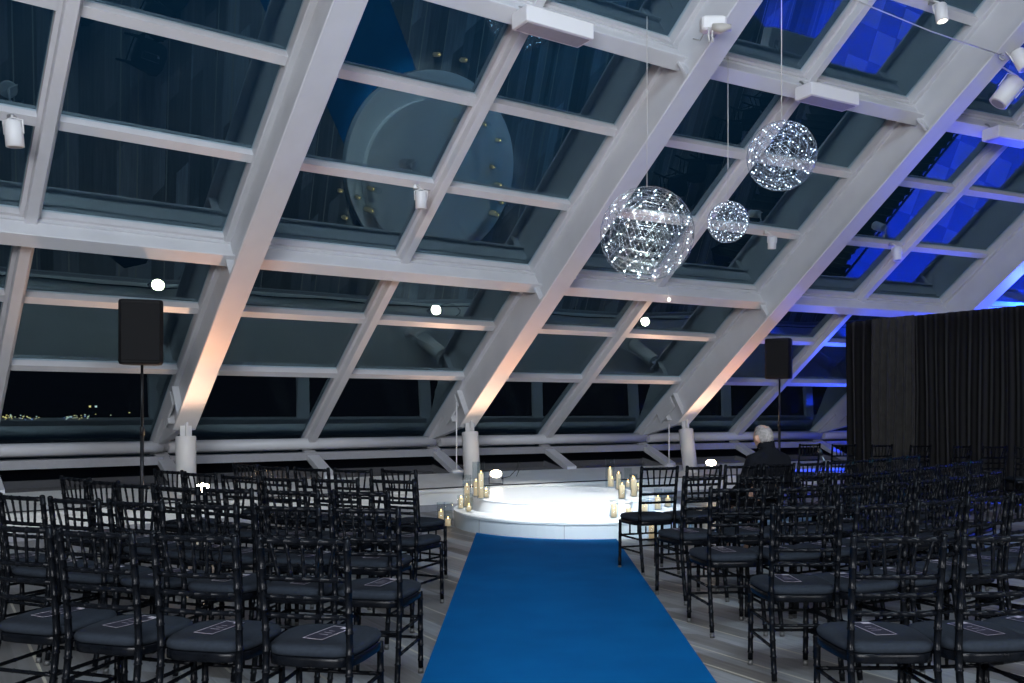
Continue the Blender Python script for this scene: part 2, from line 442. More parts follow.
# ================================================================ CANDLES
def candle_vase(x, y, z, vh, vr, ch, cr, label, two=None):
    root = empty('candle_vase', (x, y, z + .0))
    v = MB(); v.lathe([(vr * .98, 0), (vr, .004), (vr, vh), (vr - .003, vh), (vr - .003, .012), (.002, .012)], 20); v.build('glass_cylinder', M['vase'], root)
    for (dx, dy, h, r) in [(0, 0, ch, cr)] + (two or []):
        c = MB(); c.lathe([(r, .013), (r, .013 + h - .004), (r - .003, .013 + h), (r * .6, .013 + h - .004), (.002, .013 + h - .006)], 18, (dx, dy, 0)); cd = c.build('candle', M['wax'], root)
        f = MB(); f.lathe([(.002, 0), (.006, .006), (.0065, .012), (.004, .022), (.0005, .032)], 8, (dx, dy, .013 + h)); f.build('flame', M['flame'], cd)
    return tag(root, label, 'candle', 'glass vases with pillar candles')
CAND = [
 ((448, 527), 0, .30, .055, .085, .033, 'short candle in a glass vase on the floor beside the stage, chair side'),
 ((441, 523), 0, .26, .055, .13, .033, 'candle in a glass vase on the floor half behind the aisle chair'),
 ((461, 509), .2, .17, .045, .12, .028, 'short vase candle at the far left edge of the lower step'),
 ((467, 507), .2, .40, .055, .25, .033, 'tall vase with a tall candle on the lower step, carpet side of the column'),
 ((476, 496.5), .36, .42, .045, .17, .030, 'tall vase with a mid-height candle at the upper tier edge near the column'),
 ((481, 499), .36, .44, .045, .29, .030, 'tallest vase with tallest candle in front of the round column'),
 ((486, 498), .36, .24, .045, .08, .030, 'low vase nearest the bright floodlight on the upper tier'),
 ((469, 512), .2, .22, .045, .06, .028, 'low wide vase at the curved front of the lower step'),
 ((610, 487.5), .36, .39, .062, .24, .030, 'square-shouldered tall vase holding two candles at the back of the stage'),
 ((618.5, 490), .36, .24, .045, .20, .030, 'slim vase with candle beside the two-candle vase'),
 ((628, 488), .36, .27, .05, .07, .030, 'dark-rimmed vase with a very low candle at the back of the stage'),
 ((633, 490), .36, .20, .05, .15, .033, 'vase with a fat candle behind the low candle vases'),
 ((638, 492), .36, .13, .045, .07, .030, 'small round vase beside the aisle chair back'),
 ((622, 499), .36, .24, .045, .15, .033, 'peach candle in vase at the upper tier edge, towards the chairs'),
 ((634, 497), .36, .28, .045, .20, .033, 'tall peach candle in vase at the upper tier edge near the aisle chair'),
 ((614, 518), .2, .20, .05, .14, .033, 'peach candle in vase on the lower step, nearest the carpet'),
 ((629, 515.5), .2, .18, .045, .07, .033, 'low peach candle on the lower step in front of the tall one'),
 ((645, 514), .2, .24, .045, .10, .033, 'vase candle on the lower step seen through the chair back'),
 ((658, 510), .2, .26, .05, .14, .033, 'vase candle on the lower step seen beyond the aisle chair rails'),
 ((668, 507), .2, .22, .05, .10, .033, 'vase candle at the stage edge farthest along the chair rows'),
]
for (p, z, vh, vr, ch, cr, lab) in CAND:
    q = floor_at(p[0], p[1], z)
    candle_vase(q.x, q.y, z, vh, vr, ch, cr, lab, [(.028, -.015, .11, .022)] if 'two candles' in lab else None)
for (x, y, lab) in ((1.50, 9.62, 'yellow candle vase on the floor under the aisle chair seat'), (1.90, 9.86, 'yellow candle vase on the floor behind the aisle chair leg')):
    candle_vase(x, y, 0, .24, .05, .15, .035, lab)

# ================================================================ CHIAVARI CHAIR
def make_chair():
    root = empty('chiavari_chair')
    def rear(s):
        m = MB()
        m.knotted([(s * .172, -.245, .03), (s * .170, -.215, .18), (s * .168, -.185, .36), (s * .168, -.178, .46), (s * .169, -.186, .60), (s * .171, -.205, .76), (s * .173, -.225, .915)], .0145, .083)
        m.lathe([(.013, 0), (.015, .006), (.009, .012), (.002, .014)], 8, (s * .173, -.2255, .914))
        return m
    def front(s):
        m = MB(); m.knotted([(s * .180, .165, .03), (s * .178, .160, .435)], .0145, .083); return m
    for s in (-1, 1):
        l = rear(s).build('leg', M['chair'], root)
        f = MB(); f.tube([(s * .1725, -.249, 0), (s * .172, -.246, .026)], .0150, 8); f.build('foot_tip', M['foot'], l)
        l = front(s).build('leg', M['chair'], root)
        f = MB(); f.tube([(s * .1802, .1655, 0), (s * .180, .165, .026)], .0150, 8); f.build('foot_tip', M['foot'], l)
    # seat frame and cushion: rounded trapezoid
    def outline(sc, z, n=32, grow=0):
        pts = []
        for i in range(n):
            a = 2 * PI * i / n
            c, s_ = math.cos(a), math.sin(a); p = 5.0 if s_ < 0 else 3.2
            r = (abs(c) ** p + abs(s_) ** p) ** (-1 / p)
            x, y = r * c, r * s_
            wx = .195 + .018 * y
            pts.append(((wx * x) * sc, (.195 * y + .008 - .0) * sc + .0, z))
        return pts
    m = MB(); m.loft([outline(.985, .415), outline(1.0, .42), outline(1.0, .448), outline(.98, .453)]); m.build('seat_frame', M['chair'], root)
    m = MB(); m.loft([outline(.955, .4535), outline(1.0, .461), outline(1.012, .474), outline(.985, .487), outline(.90, .4945), outline(.7, .498), outline(.3, .4995)]); m.build('seat_cushion', M['cushion'], root)
    def py(z): return -.178 + (-.225 + .178) * max(0, (z - .46) / .455) ** 1.3
    def rail(z, r, nm, bow=.012):
        m = MB(); m.knotted([(-.170, py(z), z), (-.085, py(z) - bow * .8, z), (0, py(z) - bow, z), (.085, py(z) - bow * .8, z), (.170, py(z), z)], r, .075); m.build(nm, M['chair'], root)
    rail(.902, .0125, 'top_rail'); rail(.757, .011, 'back_rail'); rail(.685, .0105, 'back_rail'); rail(.612, .0105, 'back_rail')
    for i in range(5):
        x = -.115 + .0575 * i
        m = MB(); m.knotted([(x * .86, py(.757) - .010, .76), (x * 1.10, py(.90) - .010, .898)], .0070, .048, 6); m.build('spindle', M['chair'], root)
    for s in (-1, 1):
        for z in (.30, .19):
            m = MB(); yr = -.2 if z > .25 else -.215
            m.knotted([(s * .170, yr, z), (s * .179, .163, z)], .0085, .09, 6); m.build('stretcher', M['chair'], root)
    for z in (.30, .19):
        m = MB(); m.knotted([(-.179, .163, z), (.179, .163, z)], .0085, .09, 6)
        m.build('stretcher', M['chair'], root)
    m = MB(); m.knotted([(-.170, -.196, .30), (.170, -.196, .30)], .0085, .09, 6); m.build('stretcher', M['chair'], root)
    for x in (-.08, 0, .08):
        m = MB(); m.knotted([(x, .163, .30), (x, .163, .417)], .007, .06, 6); m.build('seat_spindle', M['chair'], root)
    return root

def make_card():
    root = empty('program_card')
    m = MB(); m.box(-.048, .048, -.108, .108, 0, .0016); m.build('card', M['card'], root)
    m = MB(); t = .0028
    for (x0, x1, y0, y1) in ((-.045, .045, -.105, -.105 + t), (-.045, .045, .105 - t, .105), (-.045, -.045 + t, -.105, .105), (.045 - t, .045, -.105, .105)):
        m.box(x0, x1, y0, y1, .0016, .0022)
    for k in range(3): m.box(-.022 + .004 * k, .022 - .004 * k, -.03 + .03 * k, -.0285 + .03 * k, .0016, .0021)
    m.build('printed_border', M['cardw'], root)
    m = MB(); m.box(.006, .040, .078, .100, .0016, .0024); m.build('title_tab', M['cardw'], root)
    return root
ORD = ['first', 'second', 'third', 'fourth', 'fifth', 'sixth', 'seventh', 'eighth', 'ninth', 'tenth', 'eleventh', 'twelfth', 'thirteenth', 'fourteenth']
SPOTS = []   # x, y, facing angle(ccw from +y), label tail, group, card
def P3(x, D, ang, row, idx, side):    # x,D = middle of the chair's back rail
    x, D = old(x, D)
    f = Vector((-math.sin(ang), math.cos(ang), 0))
    p = Vector((x, D, 0)) + f * .21
    SPOTS.append((p.x, p.y, ang, row, idx, side))
TGT = Vector((.72, 10.8))
def aim(x, y, k=.8): return -math.atan2(TGT.x - x, TGT.y - y) * k
# left block, rows counted from the stage
LEFT = {
 5: [(-.79, 3.285), (-1.235, 3.36), (-1.66, 3.46), (-2.08, 3.63)],
 4: [(-.735, 4.30), (-1.15, 4.39), (-1.57, 4.46), (-2.00, 4.60), (-2.40, 4.74), (-2.80, 4.93), (-3.18, 5.16)],
 3: [(-.90, 5.17), (-1.34, 5.25), (-1.76, 5.36), (-2.13, 5.50), (-2.50, 5.70), (-2.84, 5.98), (-3.17, 6.28)],
 2: [(-.84, 6.08), (-1.25, 6.14), (-1.64, 6.24), (-2.02, 6.44), (-2.42, 6.72), (-2.80, 7.04)],
 1: [(-.92, 7.08), (-1.32, 7.16), (-1.70, 7.32), (-2.08, 7.54), (-2.42, 7.86)],
}
for r_, L_ in LEFT.items():
    for i, (x, y) in enumerate(L_):
        k = .8
        if r_ <= 2 and i == 0: k = 1.35
        P3(x, y, aim(x, y, k), r_, i, 'left')
# right block
START = {5: (1.485, 3.33, [-1, 6, 22]), 4: (1.515, 4.42, [2, 22, 29, 30, 36, 40]), 3: (1.42, 5.42, [9, 14, 30, 35, 38, 42, 45, 45]),
         2: (1.42, 6.36, [20, 10, 24, 33, 38, 42, 44, 45, 46, 46]), 1: (1.27, 7.47, [19, 22, 22, 26, 32, 38, 40, 42, 44, 45])}
for r_, (x, y, hs) in START.items():
    for i, h in enumerate(hs):
        P3(x, y, math.radians(h), r_, i, 'right')
        nh = hs[min(i + 1, len(hs) - 1)]
        st_ = math.radians((h + nh) / 2 if i else nh * .5)
        sp = .43 if r_ > 1 else .415
        x += sp * math.cos(st_); y += sp * math.sin(st_)
        if r_ == 1 and i == 0: y += .02
chair0 = make_chair(); card0 = make_card(); index_kids()
u0 = uc = True
MAN = None
for (x, y, a, row, idx, side) in SPOTS:
    a += random.uniform(-.03, .03)
    c = chair0 if u0 else copy_tree(chair0); u0 = False
    c.location = (x, y, .001); c.rotation_euler = (0, 0, a)
    rn = ORD[row - 1]
    pos = 'on the aisle' if idx == 0 else '%s from the aisle' % ORD[idx]
    tag(c, 'black chiavari chair %s, %s row from the stage, %s of the carpet' % (pos, rn, side), 'chair', 'black chiavari chairs %s of the carpet' % side)
    if side == 'right' and row == 1 and idx == 3:
        MAN = (x, y, a); c['label'] = 'black chiavari chair the silver-haired person sits on'
        continue
    if row >= 2 or idx > 1:
        d = card0 if uc else copy_tree(card0); uc = False
        f = Vector((-math.sin(a), math.cos(a), 0)); rr = Vector((math.cos(a), math.sin(a), 0))
        p = Vector((x, y, 0)) + f * random.uniform(.0, .04) + rr * random.uniform(-.03, .03)
        d.location = (p.x, p.y, .5012); d.rotation_euler = (0, 0, a + (-.14 if side == 'left' else .12) + random.uniform(-.12, .12))
        tag(d, 'dark card on seat %s, %s row from stage, %s of carpet' % (pos, rn, side), 'card', 'program cards on the chair seats')
# line of chairs standing in front of the drapes
for i in range(8):
    x = 4.2 + .46 * i; y = 13.05 - .14 * i + random.uniform(-.06, .06)
    c = copy_tree(chair0); c.location = (x, y, .001); c.rotation_euler = (0, 0, math.radians(random.choice((8, 20, -12, 28))))
    tag(c, 'black chiavari chair in the line before the black drapes, %s from the window end' % ORD[i], 'chair', 'chairs lined up before the black drapes')

# ================================================================ DRAPES
CA, CB = Vector((5.48, 14.7, 0)), Vector((8.60, 12.62, 0))
cd_ = (CB - CA).normalized(); cn = Vector((-cd_.y, cd_.x, 0)); CL = (CB - CA).length
def drape(s0, s1, off, h, m, label, amp=.07, wl=.15):
    n = int((s1 - s0) / .012); T = .006
    rows_z = [0.01, .8, 1.6, 2.3, h - .12, h]
    ph = random.random() * 6
    grid = []
    for side in (0, 1):
        for z in rows_z:
            aa = amp * (1.0 if z < h - .2 else (.55 if z < h - .01 else .3))
            for i in range(n + 1):
                s = s0 + (s1 - s0) * i / n
                w = aa * (math.sin(2 * PI * s / wl + ph + .25 * math.sin(s * 9 + z * .6)) + .35 * math.sin(2 * PI * s / (wl * 2.3) + z * .5))
                p = CA + cd_ * (s + .012 * math.sin(z * 1.7 + s * 5)) + cn * (off + w + side * T); p.z = .01 + (z - .01) * (1 + .016 * s)
                grid.append(p)
    R_ = len(rows_z); fs = []
    W = n + 1
    for side in (0, 1):
        for r in range(R_ - 1):
            for i in range(n):
                a = (side * R_ + r) * W + i; q = (a, a + 1, a + 1 + W, a + W)
                fs.append(q if side else q[::-1])
    for r in range(R_ - 1):
        for i in (0, n):
            a = r * W + i; b = (R_ + r) * W + i; fs.append((a, b, b + W, a + W))
    for i in range(n):
        for r in (0, R_ - 1):
            a = r * W + i; b = (R_ + r) * W + i; fs.append((a, a + 1, b + 1, b))
    m_ = MB(); m_.add(grid, fs, True); o = m_.build('drape', m)
    return tag(o, label, 'curtain', 'pipe and drape curtains')
HT = 2.85
drape(0.0, .55, .02, HT, M['cover'], 'black drape panel at the window end of the curtain wall')
drape(.40, 1.05, -.09, HT, M['grey_drape'], 'greyish drape panel overlapping the black ones', .05, .12)
drape(.97, 2.35, .02, HT, M['cover'], 'black drape panel just beyond the greyish panel')
drape(2.30, CL, .02, HT, M['cover'], 'black drape panel at the end away from the windows')
rr_ = empty('drape_support', CA)
rod = MB(); rod.tube([cn * .10 + Vector((0, 0, HT - .04)), cd_ * CL + cn * .10 + Vector((0, 0, (HT - .04) * (1 + .016 * CL)))], .02, 10); rod.build('cross_bar', M['pole'], rr_)
for s in (.1, 2.7, CL - .1):
    p = MB(); b = cd_ * s + cn * .14; p.tube([b + Vector((0, 0, .01)), b + Vector((0, 0, HT - .06))], .02, 10); p.build('upright', M['pole'], rr_)
    p = MB(); p.bbox(b.x - .22, b.x + .22, b.y - .22, b.y + .22, 0.0, .012, .003); p.build('base_plate', M['pole'], rr_)
tag(rr_, 'black pipe frame that carries the drapes', 'curtain rail')

# ================================================================ SPEAKERS
def speaker(x, y, zc, w, h, d, rz, label, plabel):
    st = empty('speaker_pole_stand', (x, y, 0), rz)
    zb = zc - h / 2
    m = MB(); m.tube([(0, 0, .02), (0, 0, 1.2)], .019, 12); m.tube([(0, 0, 1.15), (0, 0, zb + .0)], .014, 12); m.build('pole', M['pole'], st)
    m = MB(); m.lathe([(.026, 1.14), (.026, 1.22), (.018, 1.23)], 12); m.build('collar', M['pole'], st)
    m = MB(); m.lathe([(.20, 0), (.21, .006), (.21, .016), (.04, .03), (.03, .07)], 28); m.build('base', M['pole'], st)
    tag(st, plabel, 'stand', 'speaker pole stands')
    s = empty('loudspeaker', (x, y, zb), rz)
    m = MB()
    def ring(z, k):
        w2, d2 = w / 2 * k, d / 2 * k
        return [(-w2, -d2 * .7, z), (-w2 * .85, -d2, z), (w2 * .85, -d2, z), (w2, -d2 * .7, z), (w2 * .92, d2 * .4, z), (w2 * .55, d2, z), (-w2 * .55, d2, z), (-w2 * .92, d2 * .4, z)]
    m.loft([ring(.001, .95), ring(.02, 1), ring(h - .02, 1), ring(h, .95)], smooth=False); m.build('cabinet', M['spk'], s)
    m = MB(); m.bbox(-w * .44, w * .44, -d / 2 - .012, -d / 2 + .004, .035, h - .035, .006); m.build('grille', M['grille'], s)
    m = MB(); m.bbox(-.05, .05, d / 2 - .01, d / 2 + .012, h * .3, h * .36, .004); m.build('handle', M['pole'], s)
    tag(s, label, 'speaker', 'loudspeakers on poles')
p = at_depth(142, 333, 9.6)
speaker(p.x, p.y, p.z, .44, .68, .38, math.radians(18), 'black loudspeaker on a pole before the window beam nearest the left block', 'black pole stand behind the left block of chairs')
p = at_depth(779.5, 359, 14.2)
speaker(p.x, p.y, p.z, .40, .63, .38, math.radians(-28), 'black loudspeaker on a pole beside the black drapes', 'black pole stand behind the seated silver-haired person')

# ================================================================ LEDGE FLOODLIGHTS
def add_spot(name, loc, target, energy, color, size=60, blend=.6, rad=.05):
    l = bpy.data.lights.new(name, 'SPOT'); l.energy = energy; l.color = color; l.spot_size = math.radians(size); l.spot_blend = blend; l.shadow_soft_size = rad
    o = bpy.data.objects.new(name, l); col.objects.link(o); o.location = loc
    o.rotation_euler = (Vector(target) - Vector(loc)).to_track_quat('-Z', 'Y').to_euler(); return o
def flood(px, py, D, k, label, ec=(1.0, .31, .06), en=120, lm=None):
    p = at_depth(px, py, D)
    tocam = (EYE - p); tocam.z = 0; tocam.normalize()
    axis = (tocam * .55 + Vector((0, 0, .83))).normalized()
    side = axis.cross(Vector((0, 0, 1))).normalized()
    zf = LZ0 + ((p - VX[k]).dot(GR(k).n) - LQ0) / (LQ1 - LQ0) * (LZ1 - LZ0) + .012
    root = empty('floodlight', (p.x, p.y, zf + .004))
    c = Vector((0, 0, p.z - zf))
    m = MB(); m.tube([c - axis * .15, c - axis * .13, c - axis * .02, c], [.05, .075, .085, .088], 20); m.build('housing', M['fix'], root)
    m = MB(); m.tube([c - axis * .002, c + axis * .006, c + axis * .014], [.082, .080, .05], 20); m.build('lens', lm or M['hot'], root)
    m = MB(); m.tube([c + side * .10 - axis * .06, Vector((0, 0, .01)) + side * .10, Vector((0, 0, .01)) - side * .10, c - side * .10 - axis * .06], .008, 8)
    m.build('yoke', M['pole'], root)
    tag(root, label, 'floodlight', 'floodlights on the window ledge')
    lp_ = p + axis * .05
    kk = GR(k)
    add_spot('floodlight_beam', lp_, kk(0, 1.7, .62), en, ec, 36, 1.0, .04)
    add_spot('floodlight_spill', lp_, lp_ + tocam * .55 + Vector((0, 0, 1)), en * .9, ((1.0, .58, .36) if lm is None else ec), 118, .7, .04)
flood(203, 488, 10.75, 2, 'bright floodlight on the ledge behind the left block of chairs')
flood(496, 474, 13.1, 3, 'bright floodlight on the ledge beside the column behind the stage')
flood(711, 463, 15.0, 4, 'bright floodlight on the ledge between the leaning column and the seated person')
p4 = HF(5)(.35, -.45, .45)
flood_px = ((p4.x / p4.y) * F + CX, CY - (p4.z - CAMZ) / p4.y * F, p4.y)
flood(*flood_px, 5, 'blue floodlight on the ledge hidden behind the black drapes', (.03, .08, 1.0), 420, M['bluehot'])
cb = MB(); pts = [HF(k)(x * W / 12, LQ0 + .045 + .012 * math.sin(x * 1.3 + k), LZ0 + .012) for k in range(1, NB - 1) for x in range(12)]
cb.tube(pts, .009, 6); tag(cb.build('power_cable', M['blackcable']), 'black cable lying along the front edge of the window ledge', 'cable')
cb = MB(); q0 = at_depth(496, 475, 13.1); q0.z = .42
cb.tube([q0 + Vector((.05, .02, -.02)), q0 + Vector((.20, .0, .02)), q0 + Vector((.30, .05, .12)), q0 + Vector((.33, .15, .22)), q0 + Vector((.34, .25, .10)), q0 + Vector((.30, .3, .0))], .006, 6)
tag(cb.build('lamp_cord', M['blackcable']), 'black cord curling up beside the floodlight behind the stage', 'cord')

# ================================================================ CHANDELIERS
def geodesic(nf):
    t = (1 + 5 ** .5) / 2
    V = [Vector(v).normalized() for v in [(-1, t, 0), (1, t, 0), (-1, -t, 0), (1, -t, 0), (0, -1, t), (0, 1, t), (0, -1, -t), (0, 1, -t), (t, 0, -1), (t, 0, 1), (-t, 0, -1), (-t, 0, 1)]]
    FA = [(0, 11, 5), (0, 5, 1), (0, 1, 7), (0, 7, 10), (0, 10, 11), (1, 5, 9), (5, 11, 4), (11, 10, 2), (10, 7, 6), (7, 1, 8), (3, 9, 4), (3, 4, 2), (3, 2, 6), (3, 6, 8), (3, 8, 9), (4, 9, 5), (2, 4, 11), (6, 2, 10), (8, 6, 7), (9, 8, 1)]
    pts = {}; P = []; E = set()
    def idx(v):
        k = (round(v.x, 4), round(v.y, 4), round(v.z, 4))
        if k not in pts: pts[k] = len(P); P.append(v)
        return pts[k]
    for a, b, c in FA:
        g = {}
        for i in range(nf + 1):
            for j in range(nf + 1 - i):
                v = (V[a] * (nf - i - j) + V[b] * i + V[c] * j).normalized(); g[i, j] = idx(v)
        for (i, j), k in g.items():
            for d in ((1, 0), (0, 1), (1, -1)):
                o = (i + d[0], j + d[1])
                if o in g: E.add((min(k, g[o]), max(k, g[o])))
    return P, E
def chandelier(px, py, D, dia, top_px, label, group='wire globe chandeliers'):
    c = at_depth(px, py, D); r = dia / 2
    root = empty('globe_chandelier', c)
    root.rotation_euler = (.3, .2, px)
    for (nf, rr, th, nm) in ((4, r, .0013, 'wire_globe'), (3, r * .80, .0011, 'inner_wire_globe')):
        P, E = geodesic(nf); m = MB()
        for a, b in E: m.tube([P[a] * rr, P[b] * rr], th * (.95 + .6 * dia), 4, cap=False)
        m.build(nm, M['chrome'], root)
    P, E = geodesic(3)
    m = MB()
    for v in P: m.tube([v * r * .80, v * r * .99], .0030, 4)
    m.build('bracing_rods', M['chrome'], root)
    br = .0032 + .0030 * dia
    bm_ = MB(); bm_.lathe([(.3 * br, -br), (br * .9, -br * .5), (br, 0), (br * .9, br * .5), (.3 * br, br)], 6); b0 = bm_.build('led_bulb', M['led'], root)
    b0.location = P[0] * r * .93
    for v in P[1:]:
        b = b0.copy(); col.objects.link(b); b.parent = root; b.location = v * r * .93
    tag(root, label, 'chandelier', group)
    w = MB(); top = top_px; w.tube([c + Vector((0, 0, r)), Vector((c.x, c.y, top))], .0045, 6)
    o = w.build('hanging_wire', M['wire']); tag(o, 'thin wire holding the ' + label.split(',')[0], 'wire')
    return c
chandelier(647, 234, 9.0, .94, 5.35, 'largest wire globe chandelier, hanging lowest over the stage aisle')
chandelier(781.5, 156, 8.0, .61, 7.2, 'middle-sized wire globe chandelier, hanging nearest the white box lamps')
chandelier(728, 222, 9.6, .44, 5.2, 'smallest wire globe chandelier, between the two bigger ones')

# ================================================================ FIXTURES ON THE FRAMES
def box_lamp(px, py, label):
    k, P, _ = hit(px, py, .50); u_, n_ = un(AZ[k]); N_ = facet_normal(AZ[k]); r_ = -n_ * CA_ + Vector((0, 0, SA_))
    root = empty('box_lamp', P)
    def L(x, y, z): return u_ * x + n_ * y + Vector((0, 0, -z))
    m = MB()
    m.bbox(-.38, .38, -.13, .12, -.075, .075, .008, L); m.build('housing', M['fix'], root)
    m = MB(); m.bbox(-.35, .35, -.10, .09, .074, .080, .002, L); m.build('lens_panel', M['sill'], root)
    for s in (-.28, .28):
        m = MB(); m.tube([L(s, .05, -.07), L(s, .09, -.14), L(s, .14, -.17)], .012, 8); m.bbox(s - .03, s + .03, -.0, .10, -.095, -.075, .003, L); m.build('bracket', M['steel'], root)
    tag(root, label, 'lamp', 'white box lamps on the upper beam')
box_lamp(553, 27, 'white box lamp on the upper beam above the pale globe reflection')
box_lamp(827, 97, 'white box lamp on the upper beam just above the middle chandelier')
box_lamp(1010, 137, 'white box lamp on the upper beam at the blue-lit end')

def track_head(px, py, size, aimdir, label, e=.30, lens=False):
    p = on_glass(px, py, e)
    aimv = Vector(aimdir).normalized()
    root = empty('track_spotlight', p)
    r = size * .33; h = size
    a = -aimv * h * .5; b = aimv * h * .5
    m = MB(); m.tube([a, a * .92, b * .96, b], [r * .85, r, r, r * .9], 20); m.build('head', M['fix'], root)
    m = MB(); m.tube([b * 1.0, b * 1.015], [r * .72, r * .7], 16); m.build('lens', M['spotlens'] if lens else M['sill'], root)
    side = aimv.cross(Vector((0, 1, 0))).normalized() if abs(aimv.y) < .9 else Vector((1, 0, 0))
    toglass = -facet_normal(AZ[hit(px, py, e)[0]])
    top = toglass * (e - .10)
    m = MB(); m.tube([side * r * 1.12, side * r * 1.15 - aimv * h * .5, -aimv * h * .62, -side * r * 1.15 - aimv * h * .5, -side * r * 1.12], .007, 6)
    m.tube([-aimv * h * .62, -aimv * h * .62 * .5 + top * .7, top], .010, 8); m.build('yoke', M['fix'], root)
    m = MB(); q = top; m.bbox(q.x - .03, q.x + .03, q.y - .03, q.y + .03, q.z - .02, q.z + .03, .004); m.build('clamp', M['steel'], root)
    tag(root, label, 'spotlight', 'white track spotlights on the frames')
track_head(14, 134, .22, (.05, .1, -1), 'white track spotlight at the glazing bar over the left block')
track_head(421, 200, .19, (0, .1, -1), 'white track spotlight on the bar below the disc reflection')
track_head(772, 243, .17, (0, .1, -1), 'white track spotlight hanging below the smallest chandelier')
track_head(897, 254, .20, (.05, -.1, -1), 'white track spotlight on the blue-lit mullion above the drapes')
track_head(941, 13, .20, (.1, -.15, -1), 'lit white track spotlight at the top of the blue panes', lens=True)
track_head(1007, 92, .34, (-.55, .1, -.75), 'big white spotlight tilted beside the steel cable hook', e=.75)
track_head(1021, 60, .24, (.35, -.3, -1), 'white spotlight clamped above the big tilted one', e=.75)
# stretched cable and hook, sensor, bare bulb
hk = on_glass(1004, 56, .66); far_ = at_depth(840, -6, 8.2)
m = MB(); m.tube([hk, hk.lerp(far_, .5) - Vector((0, 0, .03)), far_, at_depth(700, -70, 7.6)], .006, 6)
tag(m.build('steel_cable', M['wire']), 'pale steel cable stretched across the upper panes to the hook', 'cable')
m = MB(); pts = [hk + Vector((.05 * math.cos(a), 0, .05 * math.sin(a))) for a in [i * PI / 5 for i in range(9)]]; m.tube(pts, .012, 6)
tag(m.build('cable_hook', M['steel']), 'steel hook clamped on the beam at the end of the cable', 'hook')
sn = on_glass(713, 32, .74); root = empty('beam_clamp', sn)
m = MB(); m.bbox(-.12, .12, -.07, .07, .0, .14, .02); m.build('clamp_body', M['fix'], root)
m = MB(); m.tube([(-.02, -.06, .02), (.06, -.09, .0), (.15, -.10, .0)], [.035, .045, .03], 12); m.build('beige_cap', M['beige'], root)
for s in (-.05, -.015):
    m = MB(); m.tube([(s, -.06, .02), (s - .01, -.07, -.06), (s, -.07, -.13)], .009, 6); m.build('strap_end', M['wire'], root)
tag(root, 'pale clamp with dangling strap ends on the beam above the chandelier', 'clamp')
m = MB(); a0 = on_glass(690, 38, .15); a1 = on_glass(711, 22, .70); m.tube([a0, a0.lerp(a1, .5) - Vector((0, 0, .10)), a1], .005, 6)
tag(m.build('slack_cord', M['wire']), 'slack pale cord running across the beam web to the clamp', 'cord')
pb = on_glass(669, 300, .45); root = empty('bare_bulb_lamp', pb)
m = MB(); m.tube([(0, 0, .03), (-.02, .02, .18), (-.03, .05, .22)], .006, 6); m.build('stem', M['fix'], root)
m = MB(); m.lathe([(.005, -.02), (.022, -.01), (.025, .005), (.015, .025), (.008, .035)], 12); m.build('bulb', M['spotlens'], root)
tag(root, 'tiny lit bulb on a stem below the largest chandelier', 'lamp')
# thin rods beside the columns
for (px, y0, y1, D, lab) in ((456.5, 402, 471, 13.2, 'thin pale rod beside the column behind the stage'), (669, 424, 466, 15.2, 'thin pale rod beside the leaning column near the seated person')):
    m = MB(); m.tube([at_depth(px, y0, D), at_depth(px, y1, D)], .010, 6); m.lathe([(.09, -.01), (.07, .01), (.02, .03)], 12, tuple(at_depth(px, y1, D)))
    tag(m.build('thin_rod', M['fix']), lab, 'rod')

# ================================================================ MIC STAND
b = floor_at(828, 536, 0); root = empty('microphone_stand', b)
m = MB(); m.lathe([(.13, 0), (.13, .012), (.03, .02), (.018, .05)], 20); m.build('base', M['pole'], root)
m = MB(); m.tube([(0, 0, .03), (0, 0, .80)], .011, 8); m.build('pole', M['pole'], root)
m = MB(); m.tube([(.06, 0, .62), (-.02, 0, .80), (-.07, 0, .90)], .008, 8); m.build('boom', M['steel'], root)
m = MB(); m.tube([(-.07, 0, .90), (-.10, 0, .97)], [.018, .024], 10); m.build('microphone', M['pole'], root)
tag(root, 'black microphone stand with a pale slanted boom among the chairs', 'stand')

# ================================================================ DANCE FLOOR BEYOND THE DRAPES
dc = Vector((11.0, 13.9, 0)); root = empty('dance_floor', dc, math.atan2(U.y, U.x))
for i in range(-4, 4):
    for j in range(-4, 4):
        m = MB(); m.bbox(i * .58, i * .58 + .56, j * .58, j * .58 + .56, .0, .02, .004); m.build('floor_tile', M['tileA'] if (i + j) % 2 else M['tileB'], root)
m = MB(); m.bbox(-3.0, 3.6, -1.9, 3.9, .0, .008, .002); m.build('bounce_sheet', M['sheet'], root)  # pale sheet added to bounce more blue light into the panes
tag(root, 'checkered dance floor behind the black drapes in blue light', 'dance floor')

# ================================================================ PERSON
def skin_mesh(name, verts, edges, radii, m, parent, sub=2, rootv=0):
    me = bpy.data.meshes.new(name); me.from_pydata(verts, edges, []); me.update()
    o = bpy.data.objects.new(name, me); col.objects.link(o)
    md = o.modifiers.new('s', 'SKIN'); md.use_smooth_shade = True
    sv = me.skin_vertices[0].data
    for i, r in enumerate(radii):
        sv[i].radius = r if isinstance(r, (tuple, list)) else (r, r); sv[i].use_root = (i == rootv)
    o.modifiers.new('u', 'SUBSURF').levels = sub
    bpy.context.view_layer.update()
    dg = bpy.context.evaluated_depsgraph_get(); ev = o.evaluated_get(dg)
    me2 = bpy.data.meshes.new_from_object(ev); bpy.data.objects.remove(o)
    for p in me2.polygons: p.use_smooth = True
    me2.materials.clear(); me2.materials.append(m)
    o2 = bpy.data.objects.new(name, me2); col.objects.link(o2); o2.parent = parent
    return o2
mx_, my_, ma_ = MAN
per = empty('person', (mx_, my_, .0), ma_ - .06)
HD = (-.012, -.03, 1.148)
V_ = [(0, -.05, .60), (0, -.06, .78), (0, -.08, .95), (0, -.06, 1.045), (0, -.04, 1.10)]
